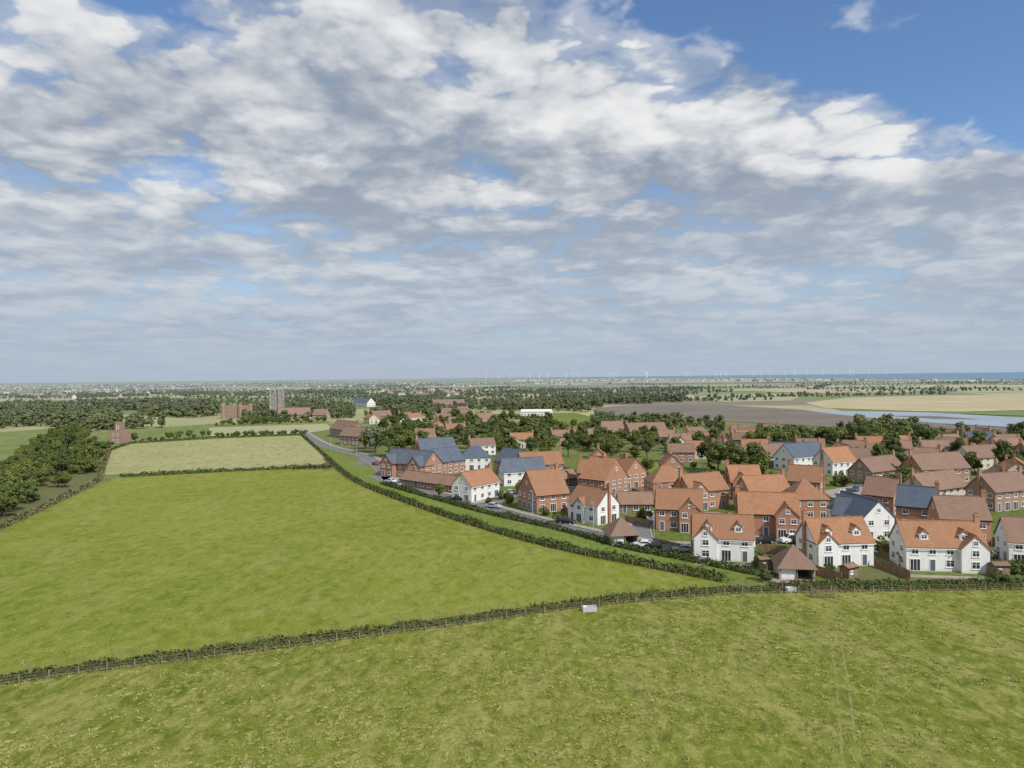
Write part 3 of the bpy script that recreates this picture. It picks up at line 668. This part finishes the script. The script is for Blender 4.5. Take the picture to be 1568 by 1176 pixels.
for pl in [[(1155,868),(1180,884)],[(1340,868),(1385,884),(1400,893)],[(1250,880),(1290,893)],[(1345,850),(1385,862)],[(1512,880),(1545,893)],[(957,800),(1000,808)],[(1080,818),(1130,822)],[(1160,845),(1215,850)],[(1000,836),(1055,848)],[(765,762),(790,768)],[(860,775),(870,790)],[(1270,795),(1320,812)],[(1230,765),(1300,775)],[(1520,835),(1568,850)],[(965,756),(1000,752)],[(1420,822),(1440,840)],[(950,770),(1000,775)],[(1350,760),(1410,772)],[(1480,790),(1520,800)]]:
    fence("garden_fence",GP(pl),1.8,1.75,mt=m_wood,solid=True)
b=B(); block(b,0,2.4,0,1.8,1.9,22,'x',m_wood,m_or2,oh=.12); window(b,(.7,0,1.2),(1,0,0),(0,-1,0),.6,.5,2); b.box("door",m_timber,1.4,2.1,-.03,-.002,.05,1.75); SH=b.meshes()
for (x,y,r_) in [(1165,874,10),(1378,868,-15),(1300,888,30),(1525,884,0),(1090,806,5),(985,778,20),(1240,812,0),(1400,772,-20),(880,768,30)]:
    place("garden_shed",SH,G(x,y),rad(r_))
# ------------------------------------------------------------------ vehicles
def car_meshes(paint,seed,van=False):
    b=B(); L=4.3 if not van else 5.2; W=1.78
    if van: prof=[(0,.35),(0,.95),(.15,1.05),(.9,1.2),(1.6,1.92),(2.0,2.0),(5.0,2.0),(5.2,1.8),(5.2,.35)]; gl=[(1.0,1.22),(1.62,1.86),(2.5,1.86),(2.5,1.22)]
    else: prof=[(0,.35),(0,.65),(.12,.78),(1.05,.93),(1.75,1.38),(2.1,1.45),(3.1,1.43),(3.9,1.0),(4.25,.95),(4.3,.7),(4.3,.35)]; gl=[(1.2,.95),(1.8,1.33),(3.05,1.35),(3.7,1.0)]
    n=len(prof); V=[]
    for y in(-W/2,-W/2+.1,W/2-.1,W/2):
        for x,z in prof:
            tuck=.16*max(0,(z-.9))/.6; yy=y*(1-tuck); V.append((x-L/2,yy,z if abs(y)<W/2-.01 else (z-.05 if z>.5 else z+.05)))
    Fc=[tuple(range(n)),tuple(range(4*n-1,3*n-1,-1))]
    for k in range(3):
        for i in range(n): j=(i+1)%n; Fc.append((k*n+i,k*n+j,(k+1)*n+j,(k+1)*n+i))
    b.add("body",paint,V,Fc)
    for s in(-1,1):
        b.add("windows",m_gl,[(x-L/2,s*(W/2+.012)*(1-.16*max(0,z-.9)/.6),z-.04) for x,z in gl],[(0,1,2,3)])
        for wx in(.85,L-.85):
            v=[]
            for y in(s*(W/2-.18),s*(W/2+.03)): v+=[(wx-L/2+.32*math.cos(q*math.pi/6),y,.32+.32*math.sin(q*math.pi/6)) for q in range(12)]
            f=[(q,(q+1)%12,12+(q+1)%12,12+q) for q in range(12)]+[tuple(range(12)),tuple(range(12,24))]
            b.add("wheels",m_tyre,v,f)
            b.add("hubs",m_metal,[(wx-L/2+.18*math.cos(q*math.pi/4),s*(W/2+.04),.32+.18*math.sin(q*math.pi/4)) for q in range(8)],[tuple(range(8))])
        b.box("lamps",m_white,-L/2-.015,-L/2+.05,s*.6-.15,s*.6+.15,.55,.68)
    def scr(a,c):
        (x0,z0),(x1,z1)=prof[a],prof[c]; dx,dz=x1-x0,z1-z0; l=math.hypot(dx,dz); nx,nz=-dz/l*.015,dx/l*.015
        q=lambda u,s:(x0+dx*u+nx-L/2,s*.68,z0+dz*u+nz)
        b.add("windscreen",m_gl,[q(.1,-1),q(.1,1),q(.92,1),q(.92,-1)],[(0,1,2,3)])
    scr(3,4)
    if not van: scr(6,7)
    return b.meshes()
paints=[simple("car_paint_%s"%n,c,rough=.3,spec=.5) for n,c in(("white",(.75,.75,.75)),("silver",(.4,.41,.43)),("black",(.02,.02,.025)),("blue",(.04,.09,.22)),("red",(.3,.03,.03)))]
CM=[car_meshes(p,i) for i,p in enumerate(paints)]; VM=car_meshes(paints[0],9,True)
def car(px,py,k,a,van=False):
    x,y=G(px,py); place("parked_van" if van else "parked_car",VM if van else CM[k],(x,y,.06),rad(a))
for c in [(598,739,0,-40),(606,744,1,-40),(700,767,2,-30),(756,778,1,150),(868,802,2,150),(985,838,0,-10),(1003,840,2,-10),(1020,847,2,80),(1045,845,1,-5),(1112,838,3,0),(1170,832,2,10),(1236,835,1,0),(1290,838,0,-5),(1380,850,2,0),(1528,853,1,5),(1555,858,2,0),(1290,758,0,60),(1300,756,2,60),(1310,752,3,60),(780,757,1,20),(575,712,4,-60),(845,752,0,20),(1540,697,0,30),(1520,690,1,30)]: car(*c)
car(1215,832,0,0,True); car(1135,840,0,8,True)
def lamp_m():
    b=B(); v=[];f=[]
    for z,r in((0,.09),(1,.07),(6,.05)): v+=[(r*math.cos(q*1.047),r*math.sin(q*1.047),z) for q in range(6)]
    for k in range(2): f+=[(k*6+q,k*6+(q+1)%6,k*6+6+(q+1)%6,k*6+6+q) for q in range(6)]
    b.add("pole",m_metal,v,f); b.box("arm",m_metal,-.03,.9,-.03,.03,5.9,5.96); b.box("lantern",m_metal,.6,1.2,-.12,.12,5.965,6.08); return b.meshes()
LM=lamp_m()
for (x,y) in [(630,744),(720,768),(810,792),(905,814),(1000,832),(500,690),(540,700),(1120,836),(1240,828),(1370,842)]:
    g=G(x,y); place("street_lamp",LM,(g[0]+1,g[1]+4.0),rad(-120))
def trough(px,py,L=2.6):
    x,y=G(px,py); b=B()
    b.box("base",m_kerb,0,L,0,.9,.02,.12)
    for a in [(0,L,0,.08),(0,L,.82,.9),(0,.08,.082,.818),(L-.08,L,.082,.818)]: b.box("sides",m_metal,*a,.122,.75)
    b.box("water",m_water,.082,L-.082,.082,.818,.13,.6); b.box("float_cover",m_frame,.1,.6,.1,.8,.602,.8)
    place("water_trough",b.meshes(),(x,y),rad(8))
trough(893,938,2.1); trough(1206,908,1.5)
x,y=G(1262,916); b=B()
for i in range(5): b.box("pickets",m_timber,-1.2+i*.55,-1.1+i*.55,0,.08,0,1.3)
for z in(.3,.7,1.1): b.box("bars",m_timber,-1.4,1.4,-.05,-.002,z,z+.1)
for q in(-1.6,1.402):
    b.box("posts",m_timber,q,q+.198,-.08,.12,0,1.6); b.box("posts",m_timber,q,q+.198,1.2,1.4,0,1.6)
for z in(.4,.9): b.box("sides",m_timber,-1.5,-1.44,.122,1.19,z,z+.1); b.box("sides",m_timber,1.46,1.52,.122,1.19,z,z+.1)
place("wooden_gate_pen",b.meshes(),(x,y),rad(-5))
# cattle as skinned figures
def animal(name):
    me=bpy.data.meshes.new(name)
    J=[((0,0,1.0),.34),((.5,0,1.02),.33),((.95,0,1.08),.27),((1.3,0,1.2),.16),((1.6,0,1.12),.13),((1.85,0,.95),.08),((-.5,0,1.03),.32),((-.8,0,1.08),.2),((-.93,0,.7),.04),((-.93,0,.45),.05),
       ((.8,.2,.75),.13),((.82,.2,.42),.075),((.8,.2,.03),.065),((.8,-.2,.75),.13),((.82,-.2,.42),.075),((.8,-.2,.03),.065),
       ((-.6,.2,.75),.16),((-.5,.22,.62),.11),((-.72,.2,.42),.07),((-.66,.2,.03),.06),((-.6,-.2,.75),.16),((-.5,-.22,.62),.11),((-.72,-.2,.42),.07),((-.66,-.2,.03),.06),((1.55,.16,1.25),.04),((1.55,-.16,1.25),.04)]
    E=[(0,1),(1,2),(2,3),(3,4),(4,5),(0,6),(6,7),(7,8),(8,9),(2,10),(10,11),(11,12),(2,13),(13,14),(14,15),(6,16),(16,17),(17,18),(18,19),(6,20),(20,21),(21,22),(22,23),(4,24),(4,25)]
    P=[list(p) for p,_ in J]
    for i in(4,5,24,25): P[i][2]-=.55 if i!=5 else .85; P[i][0]-=.05
    me.from_pydata([tuple(p) for p in P],E,[]); o=bpy.data.objects.new(name,me); link(o)
    o.modifiers.new('s','SKIN')
    if not me.skin_vertices:
        bpy.context.view_layer.objects.active=o; bpy.ops.mesh.customdata_skin_add()
    sv=me.skin_vertices[0].data
    for i,(p,r) in enumerate(J): sv[i].radius=(r,r)
    sv[0].use_root=True
    o.modifiers.new('u','SUBSURF').render_levels=1
    return o
m_cow=simple("cow_hide",(.03,.022,.018),(.09,.05,.03),2)
proto_c=animal("cow"); proto_c.data.materials.append(m_cow)
x,y=G(462,719); proto_c.location=(x,y,.03)
for p in [(470,718.5),(478,719),(484,718),(491,718.5),(497,719),(504,718),(452,720)]:
    x,y=G(*p); q=proto_c.copy(); link(q); q.location=(x,y,.03); q.rotation_euler=(0,0,rng.uniform(0,6.28))
b=B(); v=[]
for z,r in((0,2.6),(80,1.6)): v+=[(r*math.cos(q*.785),r*math.sin(q*.785),z) for q in range(8)]
f=[(q,(q+1)%8,8+(q+1)%8,8+q) for q in range(8)]; b.add("tower",m_white,v,f); b.box("nacelle",m_white,-1.8,1.8,-4,5,79,83)
for k in range(3):
    a=k*2.094+.5; c,s=math.cos(a),math.sin(a); b.add("blade_%d"%(k+1),m_white,[(-s*1.6,-4.4,81+c*1.6),(c*45,-4.4,81+s*45),(s*1.6,-4.6,81-c*1.6)],[(0,1,2)])
WT=b.meshes()
for r_ in range(3):
    for i in range(11):
        place("wind_turbine",WT,(-400+i*620+r_*180+(i%2)*60,11000+r_*900,0),rad(rng.uniform(-25,25)))
# ------------------------------------------------------------------ light + sky
EL,AZ=42,138
sd=Vector((math.sin(rad(AZ))*math.cos(rad(EL)),math.cos(rad(AZ))*math.cos(rad(EL)),math.sin(rad(EL))))
L=bpy.data.lights.new("sun",'SUN'); L.energy=3.9; L.angle=rad(.6); L.color=(1,.94,.84); so=link(bpy.data.objects.new("sun",L)); so.rotation_euler=(-sd).to_track_quat('-Z','Y').to_euler()
W=bpy.data.worlds.new("World"); S.world=W; W.use_nodes=True; t=NT(W.node_tree); bg=W.node_tree.nodes['Background']; bg.inputs[1].default_value=.1
W.cycles.sampling_method='MANUAL'; W.cycles.sample_map_resolution=256
sk=t.new('ShaderNodeTexSky',sky_type='NISHITA'); sk.sun_disc=False; sk.sun_elevation=rad(EL); sk.sun_rotation=rad(AZ); sk.air_density=1; sk.dust_density=.6; sk.ozone_density=1.5
dr=t.new('ShaderNodeTexCoord').outputs['Generated']; sp=t.new('ShaderNodeSeparateXYZ'); t.l.new(dr,sp.inputs[0]); X,Y,Z=sp.outputs
# cumulus layer: direction -> point on a (gently curved) cloud deck
zz=t.m('ADD',t.m('MAXIMUM',Z,0.0),.16)
px=t.m('DIVIDE',X,zz); py=t.m('DIVIDE',Y,zz)
cb=t.new('ShaderNodeCombineXYZ'); t.l.new(px,cb.inputs[0]); t.l.new(py,cb.inputs[1]); p=cb.outputs[0]
OFF=(5.3,2.1,0)
def nz_(pv,dt,ro=.56):
    q=t.vm('ADD',pv,OFF)
    return t.m('ADD',t.m('MULTIPLY',t.noise2(q,1.0,1,.5,.1),.45),t.m('MULTIPLY',t.noise2(q,2.4,dt,ro,.15),.52))
def blob(cx,cy,rx,ry,amp):
    q=t.vm('SUBTRACT',p,(cx,cy,0)); q=t.vm('MULTIPLY',q,(1/rx,1/ry,0)); l=t.vm('LENGTH',q,out=1)
    return t.mr(l,1.0,0.0,0,amp)
wc=t.noise2(p,4,4,.6,out='Color')
wv=t.vm('ADD',p,t.vm('MULTIPLY',t.vm('SUBTRACT',wc,(.5,.5,.5)),(.26,.26,0)))
v=t.new('ShaderNodeTexVoronoi',feature='F1',voronoi_dimensions='2D'); t.set(v.inputs['Vector'],wv); v.inputs['Scale'].default_value=4.2
v.inputs['Detail'].default_value=2; v.inputs['Roughness'].default_value=.55
puff=t.m('SUBTRACT',.45,v.outputs['Distance'])
cov=.235
for bl in [(-.70,1.33,.15,.13,-.36),(1.48,2.1,.4,.25,.25),(-.75,1.75,.7,.45,.12),(-.2,1.85,.8,.45,.11),(.83,1.45,.24,.12,.14),(1.1,1.42,.12,.1,.12),(.8,1.95,.5,.2,.06),(-.5,2.25,.9,.4,.10),(.4,2.2,.8,.35,.11)]:
    cov=t.m('ADD',cov,blob(*bl))
hp=t.m('SUBTRACT',t.m('ADD',t.m('MULTIPLY',px,.38),1.38),py)
hole=t.m('MULTIPLY',t.mr(hp,-.10,.10),t.mr(px,-.05,.3))
cov=t.m('SUBTRACT',cov,t.m('MULTIPLY',hole,.40))
n0=nz_(p,8); n1=nz_(t.vm('ADD',p,(.02,-.10,0)),4)
d=t.m('ADD',t.m('ADD',n0,t.m('MULTIPLY',puff,.28)),cov); al=t.mr(d,.44,.60)
veil=t.mr(d,.34,.50,0,.55); al=t.m('MAXIMUM',al,veil)
big=t.noise2(t.vm('ADD',p,(3.1,1.7,0)),1.3,4,.55,.3)
lit=t.m('ADD',t.m('MULTIPLY',t.m('SUBTRACT',n0,n1),3.8),t.m('MULTIPLY',t.m('SUBTRACT',puff,.10),.9))
thick=t.m('ADD',t.mr(d,.58,.95,0,.3),t.mr(big,.36,.66,0,.42))
thick=t.m('ADD',thick,blob(.1,2.65,2.6,.75,.42)); thick=t.m('ADD',thick,blob(1.5,2.15,.42,.28,.5))
g=t.mr(t.m('SUBTRACT',thick,lit),-.05,1.25)
cc=t.mix(g,(8.4,8.45,8.5),(3.0,3.55,4.4))
col=t.mix(al,t.mix(1.0,sk.outputs[0],(1.0,1.2,1.42),'MULTIPLY'),cc)
hz=t.mr(Z,.0,.25,1,0,False)
hz=t.m('MULTIPLY',t.m('POWER',hz,.72),.98)
col=t.mix(hz,col,(4.15,4.95,5.95))
t.l.new(col,bg.inputs[0])
print("objects",len(bpy.data.objects))
